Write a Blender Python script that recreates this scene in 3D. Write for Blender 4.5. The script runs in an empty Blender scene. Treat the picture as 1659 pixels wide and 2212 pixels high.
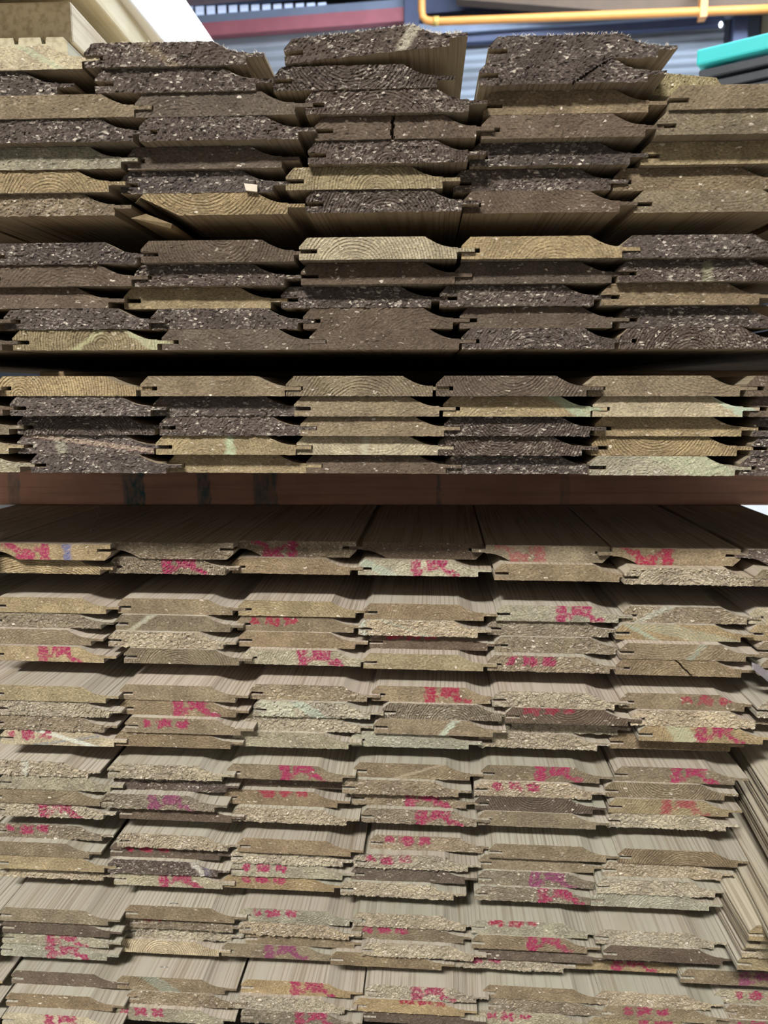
import bpy, math, random
import numpy as np
from mathutils import Vector, Matrix

# ------------------------------------------------------------------ scene, camera
S = bpy.context.scene
COL = S.collection
R = math.radians
S.view_settings.view_transform = 'Standard'
S.view_settings.look = 'None'
S.view_settings.gamma = 1.0
S.view_settings.use_curve_mapping = False
S.view_settings.exposure = 0.0

T, GAP, PITCH = .0158, .018, .016
W, TONGUE, SLOT = .1165, .0130, .0135
ZC1 = .012                          # top of the third bundle, relative to the eye
ZB5 = ZC1 + .020                    # underside of the second bundle
ZA7 = ZB5 + 5*PITCH + .020
ZD1 = ZC1 - 5*PITCH - .077          # top of the lower pack
FLOOR_REL = None
bases = {'B': ZB5, 'A': ZA7}
z = ZD1
for nm, n, g in (('D', 2, .027), ('E', 4, GAP), ('F', 4, GAP), ('G', 4, GAP), ('H', 4, GAP), ('I', 4, GAP), ('J', 3, 0)):
    bases[nm] = z
    z -= n*PITCH + g
bases['C'] = ZC1
EYE = -z + .080                     # bottom of the lowest row stands on bearers on the floor

FPX, HY, VX = 1660.0, 845.0, 905.0
th = math.atan((1106-HY)/FPX)
ps = math.atan((VX-829.5)/FPX*math.cos(th))
Fv = np.array([-math.sin(ps)*math.cos(th), math.cos(ps)*math.cos(th), -math.sin(th)])
Rv = np.array([math.cos(ps), math.sin(ps), 0.0])
Uv = np.cross(Rv, Fv)
cam = bpy.data.cameras.new('camera')
co = bpy.data.objects.new('camera', cam); COL.objects.link(co)
co.matrix_world = Matrix(((Rv[0], Uv[0], -Fv[0], 0), (Rv[1], Uv[1], -Fv[1], 0), (Rv[2], Uv[2], -Fv[2], EYE), (0, 0, 0, 1)))
cam.sensor_fit = 'VERTICAL'; cam.sensor_height = 36.0; cam.sensor_width = 27.0
cam.lens = FPX/2212*36.0
cam.clip_start = .02; cam.clip_end = 100
cam.dof.use_dof = True; cam.dof.focus_distance = .66; cam.dof.aperture_fstop = 10.0
S.camera = co

def ray(px, py):
    return Fv + Rv*(px-829.5)/FPX - Uv*(py-1106)/FPX
def at_z(px, py, zz):               # zz relative to the eye
    r = ray(px, py); return r*(zz/r[2])
def at_y(px, py, y):
    r = ray(px, py); return r*(y/r[1])

# ------------------------------------------------------------------ lights (world, roof lights)
wd = bpy.data.worlds.new('world'); S.world = wd; wd.use_nodes = True
bg = wd.node_tree.nodes['Background']
bg.inputs['Color'].default_value = (.80, .90, 1.0, 1); bg.inputs['Strength'].default_value = .5
KEY_STRENGTH, BACK_STRENGTH = 208.0, 22.0

# ------------------------------------------------------------------ node helpers
def new_mat(name):
    m = bpy.data.materials.new(name); m.use_nodes = True
    nt = m.node_tree; return m, nt, nt.nodes['Principled BSDF']
def nd(nt, typ, **kw):
    n = nt.nodes.new(typ)
    for k, v in kw.items():
        if k.startswith('i_'):
            n.inputs[int(k[2:]) if k[2:].isdigit() else k[2:].replace('_', ' ')].default_value = v
        else: setattr(n, k, v)
    return n
def link(nt, a, b): nt.links.new(a, b)
def mathn(nt, op, a, b=None, c=None, clamp=False):
    n = nt.nodes.new('ShaderNodeMath'); n.operation = op; n.use_clamp = clamp
    for i, v in enumerate((a, b, c)):
        if v is None: continue
        if isinstance(v, (int, float)): n.inputs[i].default_value = v
        else: nt.links.new(v, n.inputs[i])
    return n.outputs[0]
def mix(nt, fac, a, b, typ='MIX'):
    n = nt.nodes.new('ShaderNodeMix'); n.data_type = 'RGBA'; n.blend_type = typ
    for i, v in ((0, fac), (6, a), (7, b)):
        if isinstance(v, (int, float)): n.inputs[i].default_value = v
        elif isinstance(v, tuple): n.inputs[i].default_value = v
        else: nt.links.new(v, n.inputs[i])
    return n.outputs[2]
def ramp(nt, fac, lo, hi):
    n = nt.nodes.new('ShaderNodeMapRange'); n.interpolation_type = 'SMOOTHSTEP'
    nt.links.new(fac, n.inputs[0]); n.inputs[1].default_value = lo; n.inputs[2].default_value = hi
    return n.outputs[0]
def attr(nt, name, typ='OBJECT'):
    n = nt.nodes.new('ShaderNodeAttribute'); n.attribute_type = typ; n.attribute_name = name; return n
def noise(nt, vec, scale, detail=3, rough=.55, dist=0):
    n = nt.nodes.new('ShaderNodeTexNoise'); n.inputs['Scale'].default_value = scale
    n.inputs['Detail'].default_value = detail; n.inputs['Roughness'].default_value = rough
    n.inputs['Distortion'].default_value = dist
    nt.links.new(vec, n.inputs['Vector']); return n.outputs[0]
def mapping(nt, vec, scale=(1, 1, 1), loc=(0, 0, 0), rot=(0, 0, 0)):
    n = nt.nodes.new('ShaderNodeMapping'); nt.links.new(vec, n.inputs[0])
    n.inputs['Scale'].default_value = scale; n.inputs['Rotation'].default_value = rot
    if isinstance(loc, tuple): n.inputs['Location'].default_value = loc
    else: nt.links.new(loc, n.inputs['Location'])
    return n.outputs[0]
def srgb(*c):
    return tuple(((v/255)/12.92 if v/255 <= .04045 else ((v/255+.055)/1.055)**2.4) for v in c) + (1,)

# ------------------------------------------------------------------ wood materials
def board_end_material():
    m, nt, bs = new_mat('sawn_end_grain')
    obc = nd(nt, 'ShaderNodeTexCoord').outputs['Object']
    oi = nd(nt, 'ShaderNodeObjectInfo')
    off = nd(nt, 'ShaderNodeCombineXYZ'); link(nt, mathn(nt, 'MULTIPLY', oi.outputs['Random'], 37.0), off.inputs[0])
    link(nt, mathn(nt, 'MULTIPLY', oi.outputs['Random'], 11.0), off.inputs[2])
    vec = mapping(nt, obc, loc=off.outputs[0])
    tone = attr(nt, 'tone').outputs['Color']; chips = attr(nt, 'chips').outputs['Fac']
    rings = attr(nt, 'ring_strength').outputs['Fac']
    cen = attr(nt, 'ring_centre').outputs['Vector']
    # growth rings
    sub = nd(nt, 'ShaderNodeVectorMath', operation='SUBTRACT'); link(nt, obc, sub.inputs[0]); link(nt, cen, sub.inputs[1])
    sx = nd(nt, 'ShaderNodeVectorMath', operation='MULTIPLY'); link(nt, sub.outputs[0], sx.inputs[0]); sx.inputs[1].default_value = (1, 0, 1)
    ln = nd(nt, 'ShaderNodeVectorMath', operation='LENGTH'); link(nt, sx.outputs[0], ln.inputs[0])
    wob = noise(nt, vec, 60, 2)
    ph = mathn(nt, 'ADD', mathn(nt, 'MULTIPLY', ln.outputs['Value'], 2*math.pi/.0022), mathn(nt, 'MULTIPLY', wob, 11.0))
    rg = ramp(nt, mathn(nt, 'SINE', ph), .1, 1.0)
    # torn fibres
    n1 = noise(nt, mapping(nt, vec, (1, .2, 1), rot=(0, .5, 0)), 420, 3, .65)
    n1s = noise(nt, mapping(nt, vec, (.55, .2, 1.5), rot=(0, -.35, 0)), 700, 2, .6)
    n2 = noise(nt, vec, 45, 3)
    vo = nd(nt, 'ShaderNodeTexVoronoi'); vo.inputs['Scale'].default_value = 330
    wv = nd(nt, 'ShaderNodeVectorMath', operation='ADD')
    nz = nt.nodes.new('ShaderNodeTexNoise'); nz.inputs['Scale'].default_value = 160; link(nt, vec, nz.inputs['Vector'])
    sc = nd(nt, 'ShaderNodeVectorMath', operation='SCALE'); link(nt, nz.outputs['Color'], sc.inputs[0]); sc.inputs['Scale'].default_value = .006
    link(nt, mapping(nt, vec, (.65, .3, 1.25), rot=(0, .45, 0)), wv.inputs[0]); link(nt, sc.outputs[0], wv.inputs[1])
    link(nt, wv.outputs[0], vo.inputs['Vector'])
    sepc = nd(nt, 'ShaderNodeSeparateColor'); link(nt, vo.outputs['Color'], sepc.inputs[0])
    patch = ramp(nt, noise(nt, vec, 28, 2), .38, .62)
    thr = mathn(nt, 'SUBTRACT', 1.0, mathn(nt, 'MULTIPLY', mathn(nt, 'MULTIPLY', chips, .42), mathn(nt, 'ADD', patch, .25)))
    chipm = mathn(nt, 'MULTIPLY', mathn(nt, 'GREATER_THAN', sepc.outputs[0], thr), ramp(nt, mathn(nt, 'SUBTRACT', 1.0, vo.outputs['Distance']), .55, .75))
    chipm = mathn(nt, 'MULTIPLY', chipm, mathn(nt, 'ADD', .35, mathn(nt, 'MULTIPLY', sepc.outputs[1], .65)))
    vo2 = nd(nt, 'ShaderNodeTexVoronoi'); vo2.inputs['Scale'].default_value = 760
    link(nt, wv.outputs[0], vo2.inputs['Vector'])
    sp2 = nd(nt, 'ShaderNodeSeparateColor'); link(nt, vo2.outputs['Color'], sp2.inputs[0])
    thr2 = mathn(nt, 'SUBTRACT', 1.0, mathn(nt, 'MULTIPLY', mathn(nt, 'MULTIPLY', chips, .30), mathn(nt, 'ADD', patch, .15)))
    chip2 = mathn(nt, 'MULTIPLY', mathn(nt, 'GREATER_THAN', sp2.outputs[0], thr2), mathn(nt, 'ADD', .05, mathn(nt, 'MULTIPLY', sp2.outputs[1], .42)))
    chipm = mathn(nt, 'MAXIMUM', chipm, chip2)
    # colour
    c = mix(nt, mathn(nt, 'MULTIPLY', rg, rings), tone, mix(nt, 1.0, tone, (.56, .50, .44, 1), 'MULTIPLY'))
    c = mix(nt, mathn(nt, 'MULTIPLY', ramp(nt, n1, .40, .66), .55), c, mix(nt, 1.0, c, (1.65, 1.6, 1.5, 1), 'MULTIPLY'))
    c = mix(nt, mathn(nt, 'MULTIPLY', ramp(nt, n1s, .55, .36), .55), c, mix(nt, 1.0, c, (.42, .38, .34, 1), 'MULTIPLY'))
    c = mix(nt, mathn(nt, 'MULTIPLY', ramp(nt, n2, .38, .62), .6), c, mix(nt, 1.0, c, (.60, .58, .57, 1), 'MULTIPLY'))
    n3 = noise(nt, mapping(nt, vec, (.7, 1, 1), (3.1, 0, 1.7)), 22, 2)
    c = mix(nt, mathn(nt, 'MULTIPLY', ramp(nt, n3, .50, .68), .45), c, mix(nt, 1.0, c, (1.35, 1.38, 1.30, 1), 'MULTIPLY'))
    light = mix(nt, .72, tone, (.62, .57, .50, 1))
    c = mix(nt, chipm, c, mix(nt, 1.0, light, (1.25, 1.25, 1.25, 1), 'MULTIPLY'))  # torn fibres as flecks, the light they catch put into their colour
    pa = attr(nt, 'paint', 'GEOMETRY')
    cover = mathn(nt, 'MULTIPLY', pa.outputs['Alpha'], mathn(nt, 'ADD', .55, mathn(nt, 'MULTIPLY', ramp(nt, n1, .66, .34), .6)), clamp=True)
    cover = mathn(nt, 'MULTIPLY', cover, mathn(nt, 'SUBTRACT', 1.0, mathn(nt, 'MULTIPLY', chipm, .55)))
    c = mix(nt, cover, c, pa.outputs['Color'])
    link(nt, c, bs.inputs['Base Color']); bs.inputs['Roughness'].default_value = .85
    bs.inputs['Specular IOR Level'].default_value = .25
    h = mathn(nt, 'ADD', mathn(nt, 'MULTIPLY', n1, .5), mathn(nt, 'MULTIPLY', chipm, .9))
    h = mathn(nt, 'ADD', h, mathn(nt, 'MULTIPLY', rg, mathn(nt, 'MULTIPLY', rings, -.5)))
    h = mathn(nt, 'ADD', h, mathn(nt, 'MULTIPLY', n1s, .5))
    bp = nd(nt, 'ShaderNodeBump'); bp.inputs['Distance'].default_value = .0013
    link(nt, mathn(nt, 'ADD', .45, mathn(nt, 'MULTIPLY', chips, .5), clamp=True), bp.inputs['Strength'])
    link(nt, h, bp.inputs['Height']); link(nt, bp.outputs[0], bs.inputs['Normal'])
    return m

def board_face_material():
    m, nt, bs = new_mat('planed_face')
    obc = nd(nt, 'ShaderNodeTexCoord').outputs['Object']
    oi = nd(nt, 'ShaderNodeObjectInfo')
    off = nd(nt, 'ShaderNodeCombineXYZ'); link(nt, mathn(nt, 'MULTIPLY', oi.outputs['Random'], 23.0), off.inputs[0])
    link(nt, mathn(nt, 'MULTIPLY', oi.outputs['Random'], 7.0), off.inputs[1])
    vec = mapping(nt, obc, loc=off.outputs[0])
    tone = attr(nt, 'face').outputs['Color']
    wv = nd(nt, 'ShaderNodeVectorMath', operation='ADD')
    nz = nt.nodes.new('ShaderNodeTexNoise'); nz.inputs['Scale'].default_value = 7; link(nt, mapping(nt, vec, (1, .5, 1)), nz.inputs['Vector'])
    sc = nd(nt, 'ShaderNodeVectorMath', operation='SCALE'); link(nt, nz.outputs['Color'], sc.inputs[0]); sc.inputs['Scale'].default_value = .014
    link(nt, vec, wv.inputs[0]); link(nt, sc.outputs[0], wv.inputs[1]); v2 = wv.outputs[0]
    l1 = noise(nt, mapping(nt, v2, (1, .012, 1)), 330, 2, .5)
    l2 = noise(nt, mapping(nt, v2, (1, .02, 1)), 90, 2, .5)
    l3 = noise(nt, mapping(nt, vec, (1, .15, 1)), 16, 2, .5)
    c = mix(nt, mathn(nt, 'MULTIPLY', ramp(nt, l1, .53, .64), .42), tone, mix(nt, 1.0, tone, (.42, .35, .28, 1), 'MULTIPLY'))
    sx = nd(nt, 'ShaderNodeSeparateXYZ'); link(nt, v2, sx.inputs[0])
    sn = mathn(nt, 'SINE', mathn(nt, 'ADD', mathn(nt, 'MULTIPLY', sx.outputs[0], 2*math.pi/.0042), mathn(nt, 'MULTIPLY', l2, 7.0)))
    c = mix(nt, mathn(nt, 'MULTIPLY', mathn(nt, 'MULTIPLY', ramp(nt, sn, .55, 1.0), .55), ramp(nt, l3, .62, .42)), c, mix(nt, 1.0, tone, (.40, .34, .28, 1), 'MULTIPLY'))
    c = mix(nt, mathn(nt, 'MULTIPLY', ramp(nt, l2, .45, .66), .30), c, mix(nt, 1.0, tone, (.72, .64, .52, 1), 'MULTIPLY'))
    c = mix(nt, mathn(nt, 'MULTIPLY', ramp(nt, l3, .50, .68), .30), c, mix(nt, 1.0, tone, (.88, .97, .92, 1), 'MULTIPLY'))
    # knots
    vo = nd(nt, 'ShaderNodeTexVoronoi'); vo.inputs['Scale'].default_value = 7
    link(nt, mapping(nt, vec, (1, .55, 1)), vo.inputs['Vector'])
    sp = nd(nt, 'ShaderNodeSeparateColor'); link(nt, vo.outputs['Color'], sp.inputs[0])
    kn = mathn(nt, 'MULTIPLY', ramp(nt, vo.outputs['Distance'], .075, .04), mathn(nt, 'GREATER_THAN', sp.outputs[0], .6))
    c = mix(nt, mathn(nt, 'MULTIPLY', kn, .6), c, (.13, .10, .075, 1))
    link(nt, c, bs.inputs['Base Color']); bs.inputs['Roughness'].default_value = .9
    bs.inputs['Specular IOR Level'].default_value = .08
    bp = nd(nt, 'ShaderNodeBump'); bp.inputs['Distance'].default_value = .0006; bp.inputs['Strength'].default_value = .55
    link(nt, mathn(nt, 'SUBTRACT', l2, l1), bp.inputs['Height']); link(nt, bp.outputs[0], bs.inputs['Normal'])
    return m

M_END, M_FACE = board_end_material(), board_face_material()

def timber_material(name, base, dark, stain=None, rough=.75, scale=(1, .03, 1), stain_rects=None):
    m, nt, bs = new_mat(name)
    obc = nd(nt, 'ShaderNodeTexCoord').outputs['Object']
    l1 = noise(nt, mapping(nt, obc, scale), 160, 3, .55)
    l2 = noise(nt, obc, 14, 3)
    c = mix(nt, mathn(nt, 'MULTIPLY', ramp(nt, l1, .42, .68), .6), base, dark)
    c = mix(nt, mathn(nt, 'MULTIPLY', ramp(nt, l2, .40, .7), .5), c, dark)
    if stain_rects:
        sp = nd(nt, 'ShaderNodeSeparateXYZ'); link(nt, obc, sp.inputs[0])
        jag = noise(nt, mapping(nt, obc, (1, 1, .35)), 120, 3, .7)
        tot = None
        for x0, x1, st in stain_rects:
            xx = mathn(nt, 'ADD', sp.outputs[0], mathn(nt, 'MULTIPLY', mathn(nt, 'SUBTRACT', jag, .5), .014))
            a = ramp(nt, xx, x0, x0+.003); b = ramp(nt, xx, x1, x1-.003)
            k = mathn(nt, 'MULTIPLY', mathn(nt, 'MULTIPLY', a, b), st)
            tot = k if tot is None else mathn(nt, 'MAXIMUM', tot, k)
        tot = mathn(nt, 'MULTIPLY', tot, mathn(nt, 'ADD', .45, mathn(nt, 'MULTIPLY', ramp(nt, jag, .62, .36), .6)), clamp=True)
        c = mix(nt, tot, c, stain)
    link(nt, c, bs.inputs['Base Color']); bs.inputs['Roughness'].default_value = rough
    bp = nd(nt, 'ShaderNodeBump'); bp.inputs['Distance'].default_value = .001; bp.inputs['Strength'].default_value = .4
    link(nt, l1, bp.inputs['Height']); link(nt, bp.outputs[0], bs.inputs['Normal'])
    return m

def plain_material(name, col, rough=.6, metal=0.0, var=.25, scale=6):
    m, nt, bs = new_mat(name)
    obc = nd(nt, 'ShaderNodeTexCoord').outputs['Object']
    n = noise(nt, obc, scale, 4)
    c = mix(nt, mathn(nt, 'MULTIPLY', ramp(nt, n, .35, .7), var), col, tuple(v*.55 for v in col[:3])+(1,))
    link(nt, c, bs.inputs['Base Color']); bs.inputs['Roughness'].default_value = rough; bs.inputs['Metallic'].default_value = metal
    return m
def glow_material(name, col, strength):
    m, nt, bs = new_mat(name)
    bs.inputs['Base Color'].default_value = col
    bs.inputs['Emission Color'].default_value = col; bs.inputs['Emission Strength'].default_value = strength
    return m

# ------------------------------------------------------------------ object helpers
def link_mesh(name, verts, faces, mats, parent=None, fm=None, smooth=False):
    me = bpy.data.meshes.new(name); me.from_pydata([tuple(v) for v in verts], [], faces)
    for m in (mats if isinstance(mats, (list, tuple)) else [mats]): me.materials.append(m)
    if fm is not None: me.polygons.foreach_set('material_index', fm)
    if smooth: me.polygons.foreach_set('use_smooth', [True]*len(me.polygons))
    me.update()
    o = bpy.data.objects.new(name, me); COL.objects.link(o)
    if parent: o.parent = parent
    return o
def tag(o, label=None, cat=None, group=None, kind=None):
    if label: o['label'] = label
    if cat: o['category'] = cat
    if group: o['group'] = group
    if kind: o['kind'] = kind
    return o
def box_geo(x0, x1, y0, y1, z0, z1):
    v = [(x0, y0, z0), (x1, y0, z0), (x1, y1, z0), (x0, y1, z0), (x0, y0, z1), (x1, y0, z1), (x1, y1, z1), (x0, y1, z1)]
    f = [(0, 3, 2, 1), (4, 5, 6, 7), (0, 1, 5, 4), (1, 2, 6, 5), (2, 3, 7, 6), (3, 0, 4, 7)]
    return v, f
class MB:
    def __init__(s): s.v, s.f = [], []
    def add(s, v, f):
        n = len(s.v); s.v += list(v); s.f += [tuple(i+n for i in q) for q in f]; return s
    def box(s, *a): return s.add(*box_geo(*a))
    def build(s, name, mat, parent=None, **kw): return link_mesh(name, s.v, s.f, mat, parent, **kw)
def bevel(o, w, seg=2):
    md = o.modifiers.new('bevel', 'BEVEL'); md.width = w; md.segments = seg; md.limit_method = 'ANGLE'; return o
def empty(name, loc, rz=0):
    o = bpy.data.objects.new(name, None); COL.objects.link(o); o.location = loc; o.rotation_euler = (0, 0, rz); o.empty_display_size = .05; return o
def tube_geo(pts, r, n=10):
    V, Fc = [], []
    for i, p in enumerate(pts):
        a = Vector(pts[max(i-1, 0)]); b = Vector(pts[min(i+1, len(pts)-1)])
        d = (b-a).normalized(); u = d.cross(Vector((0.13, .2, 1))).normalized(); w = d.cross(u)
        rr = r[i] if isinstance(r, (list, tuple)) else r
        for k in range(n):
            t = 2*math.pi*k/n; V.append(tuple(Vector(p) + u*math.cos(t)*rr + w*math.sin(t)*rr))
    for i in range(len(pts)-1):
        for k in range(n):
            Fc.append((i*n+k, i*n+(k+1) % n, (i+1)*n+(k+1) % n, (i+1)*n+k))
    Fc.append(tuple(range(n))[::-1]); Fc.append(tuple((len(pts)-1)*n+k for k in range(n)))
    return V, Fc

# value noise on numpy arrays
_rng = np.random.RandomState(5)
_tab = _rng.rand(256, 256)
def vnoise(x, y, seed=0):
    x = x + seed*17.31; y = y + seed*5.77
    xi = np.floor(x).astype(int); yi = np.floor(y).astype(int); fx = x-xi; fy = y-yi
    fx = fx*fx*(3-2*fx); fy = fy*fy*(3-2*fy)
    g = lambda a, b: _tab[a % 256, b % 256]
    return (g(xi, yi)*(1-fx)+g(xi+1, yi)*fx)*(1-fy) + (g(xi, yi+1)*(1-fx)+g(xi+1, yi+1)*fx)*fy

# ------------------------------------------------------------------ the shiplap board
ZA, ZB = .29*T, .49*T
def top_of(x):
    x = np.asarray(x, float)
    zt = T*.60
    t = np.full_like(x, T)
    t = np.where(x < .0064, zt + (T-zt)*(x/.0064), t)
    u = np.clip((x-.0928)/(.113-.0928), 0, 1)
    t = np.where(x > .0928, (ZB+.0004) + (T-ZB-.0004)*((1-u)**1.75*.93+.07*(1-u)), t)
    return t
STEP = .00095
xs = np.concatenate([np.linspace(0, .0064, 7), np.linspace(.0064, SLOT, 9)[1:], np.linspace(SLOT, .0928, 86)[1:],
                     np.linspace(.0928, W, 27)[1:], np.linspace(W, W+TONGUE, 13)[1:]])
N1, N2, N3 = 4, 4, 9
MAGENTA, RED, PURPLE, MINT, PALE, BLACK = (.31, .025, .095), (.30, .018, .06), (.22, .05, .13), (.36, .47, .40), (.48, .45, .36), (.012, .010, .012)

def rect(u, v, u0, u1, v0, v1, e=.012, ev=.08):
    s = lambda a: np.clip(a, 0, 1)
    return s((u-u0)/e+.5)*s((u1-u)/e+.5)*s((v-v0)/ev+.5)*s((v1-v)/ev+.5)
def mark_mask(kind, u, v, seed, u0):
    du = (vnoise(u*45, v*7, seed)-.5)*.035; dv = (vnoise(u*30, v*4, seed+3)-.5)*.35
    uu, vv = u+du-u0, v+dv
    if kind == 'K':
        m = rect(uu, vv, .00, .085, -.3, 1.3)
        m = np.maximum(m, rect(uu, vv, .125, .29, .42, 1.3))
        m = np.maximum(m, rect(uu, vv+(uu-.29)*2.6, .25, .40, .12, .48))
        m = np.maximum(m, .8*rect(uu, vv, .08, .13, .2, .5))
    elif kind == 'D':
        m = rect(uu, vv, .00, .075, .42, .86)
        m = np.maximum(m, rect(uu, vv, .125, .245, .38, .95))
        m = np.maximum(m, rect(uu, vv, .29, .395, .45, .92))
        m = np.maximum(m, .0*m)
    elif kind == 'T':                                   # only the upper edge of the stencil
        m = rect(uu, vv, .00, .13, .62, 1.3); m = np.maximum(m, rect(uu, vv, .17, .29, .66, 1.3)); m = np.maximum(m, rect(uu, vv, .32, .42, .72, 1.3))
    return m

def make_board(name, tone, face, chips=.3, rough=.4, rings=.3, centre=(.06, -.02), marks=(), seed=0,
               flip=False, length=2.6, streaks=(), crack=None, broken=False, bow=0.0, cast=None):
    """One shiplap board: front sawn end at y=0, lower left corner at the origin, running along +y."""
    nc = len(xs)
    top = top_of(xs)
    bowz = bow*(1-((xs-W/2)/(W/2))**2)
    lev = []
    for i in range(N1): lev.append(np.full(nc, ZA*i/N1))
    for i in range(N2): lev.append(ZA+(ZB-ZA)*i/N2 + np.zeros(nc))
    for i in range(N3+1): lev.append(ZB + (np.maximum(top, ZB)-ZB)*i/N3)
    Z = np.array(lev)                                   # rows x cols
    tg = xs > W+1e-6
    za2, zb2 = ZA+.0003, ZB-.0003
    for i in range(N2+1): Z[N1+i][tg] = za2+(zb2-za2)*i/N2
    if broken:                                          # lower left corner torn away
        lim = T*.97*np.clip(1-xs/.033, 0, 1)
        Z = np.maximum(Z, np.minimum(lim, np.maximum(top, ZB)*.985)[None, :]*(1+0*Z))
    X = np.tile(xs, (Z.shape[0], 1)).copy()
    Z = Z + bowz[None, :]
    u, v = X/W, Z/T
    # sawn, torn surface
    rs = np.sqrt((X-centre[0])**2+(Z-centre[1])**2)
    Y = (vnoise(X*420, Z*420, seed)-.5)*.0011*rough + (vnoise(X*900, Z*900, seed+1)-.5)*.0009*rough
    sp = vnoise(X*520+Z*200, Z*640, seed+2); Y -= np.clip(sp-.72, 0, 1)*.0058*rough
    Y += (np.sin(rs*2*math.pi/.0026+vnoise(X*60, Z*60, seed+7)*5) > .2)*.00035*rings
    Y += (vnoise(X*26, Z*26, seed+4)-.5)*.0012*rough
    # ragged lower and upper edges
    jag = (vnoise(xs*800, xs*0+seed, seed)-.5)
    jag2 = (vnoise(xs*260, xs*0+seed+.5, seed+9)-.5)
    zj = (jag*.0008+jag2*.0007)*rough
    Zf = Z.copy(); Zf[0] += np.minimum(zj, .0002)*1.2
    Zf[-1] += np.where(xs < W, zj*.45, 0)
    paint = np.zeros(X.shape+(4,)); paint[..., :3] = MAGENTA
    for mk in marks:
        kind, u0 = mk[0], mk[1]; colr = mk[2] if len(mk) > 2 else MAGENTA
        mm = mark_mask(kind, u, v, seed+5, u0)
        brk = np.clip((vnoise(u*48, v*7, seed+6)-.12)*3.5, 0, 1)
        a = mm*(.35+.65*brk)*(mk[3] if len(mk) > 3 else 1.0)
        sel = a > paint[..., 3]
        paint[..., 3] = np.where(sel, a, paint[..., 3])
        for k in range(3): paint[..., k] = np.where(sel, colr[k], paint[..., k])
    for (u0, u1, slant, colr, st) in streaks:
        mm = rect(u+(v-.5)*slant+(vnoise(u*30, v*5, seed+8)-.5)*.03, v, u0, u1, -.3, 1.4, .03)*st
        sel = mm > paint[..., 3]
        paint[..., 3] = np.where(sel, mm, paint[..., 3])
        for k in range(3): paint[..., k] = np.where(sel, colr[k], paint[..., k])
    if crack is not None:
        cu, slant, vlo = crack
        cm = (np.abs(u+(v-.5)*slant+(vnoise(v*9, v*0, seed+11)-.5)*.02-cu) < .006) & (v > vlo)
        Y = np.where(cm, .007, Y)
    nr = Z.shape[0]
    F = np.stack([X, Y, Zf], -1).reshape(-1, 3)
    idx = lambda r, c: r*nc+c
    faces = []
    for c in range(nc-1):
        xm = .5*(xs[c]+xs[c+1])
        for r in range(nr-1):
            if xm < SLOT and N1 <= r < N1+N2: continue
            if xm > W and not (N1 <= r < N1+N2): continue
            faces.append((idx(r, c), idx(r, c+1), idx(r+1, c+1), idx(r+1, c)))
    edges = {}
    for q in faces:
        for k in range(4):
            a, b = q[k], q[(k+1) % 4]
            if (b, a) in edges: del edges[(b, a)]
            else: edges[(a, b)] = 1
    # back ring
    back = {}
    V = [tuple(p) for p in F]; used = len(V)
    Xr = X.reshape(-1); Zr = Z.reshape(-1)
    for a, b in edges:
        for k in (a, b):
            if k not in back:
                back[k] = used; used += 1; V.append((Xr[k], length, Zr[k]))
    fm = [0]*len(faces)
    nxt = {}
    for a, b in edges:
        faces.append((b, a, back[a], back[b])); fm.append(1); nxt[a] = b
    start = next(iter(nxt)); loop = [start]; k = nxt[start]
    while k != start and len(loop) < 5000: loop.append(k); k = nxt.get(k, start)
    faces.append(tuple(back[i] for i in loop[::-1])); fm.append(1)
    V = np.array(V)
    P = np.zeros((len(V), 4)); P[:len(F)] = paint.reshape(-1, 4)
    keep = sorted({k for q in faces for k in q}); ren = {k: i for i, k in enumerate(keep)}
    faces = [tuple(ren[k] for k in q) for q in faces]; V = V[keep]; P = P[keep]
    rc = [centre[0], 0.0, centre[1]]
    if flip:
        V[:, 0] = W - V[:, 0]; V[:, 2] = T - V[:, 2]
        rc = [W-rc[0], 0.0, T-rc[2]]
    me = bpy.data.meshes.new(name); me.from_pydata(V.tolist(), [], faces)
    me.materials.append(M_END); me.materials.append(M_FACE)
    me.polygons.foreach_set('material_index', fm)
    at = me.color_attributes.new('paint', 'FLOAT_COLOR', 'POINT'); at.data.foreach_set('color', P.reshape(-1))
    me.update()
    o = bpy.data.objects.new(name, me); COL.objects.link(o)
    o['tone'] = [float(c) for c in tone]; o['face'] = [float(c) for c in face]; o['chips'] = float(chips)
    o['ring_strength'] = float(rings); o['ring_centre'] = [float(c) for c in rc]
    return o

# ------------------------------------------------------------------ the boards of the two packs
# measured on the photograph: left corner and height of each board; the row's true height gives the depth
ROWS = {}
def rows(bundle, *rs):
    for i, (tones, pts) in enumerate(rs): ROWS[(bundle, i+1)] = (tones, pts)
rows('A', ('pkkk', [(-165,101),(182,91),(615,85),(1055,75)]),
 ('kkkk', [(-215,157),(205,147),(590,141),(1035,128)]),
 ('bdkbb', [(-50,205),(284,200),(660,193),(1045,195),(1447,182)]),
 ('kkddb', [(-50,258),(300,252),(680,250),(1040,247),(1420,238)]),
 ('gdkkt', [(-68,318),(275,316),(665,303),(1015,308),(1385,305)]),
 ('tktkb', [(-92,369),(260,369),(617,360),(980,365),(1325,362)]),
 ('ddrtkdbbd', [(-765,420),(-420,420),(-75,420),(293,417),(660,410),(1000,412),(1370,410),(1745,408),(2090,406)]))
rows('B', ('kdptk', [(-25,525),(304,519),(646,512),(997,510),(1345,507)]),
 ('dkddk', [(-35,573),(290,571),(650,567),(980,565),(1337,560)]),
 ('dtkkb', [(-80,622),(268,622),(607,619),(950,615),(1300,612)]),
 ('dkkddk', [(-322,667),(8,667),(325,668),(655,667),(993,665),(1340,665)]),
 ('dbdtddkkddb', [(-1000,720),(-650,719),(-302,717),(28,717),(350,717),(668,716),(998,714),(1338,712),(1684,710),(2030,708),(2376,706)]))
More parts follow.
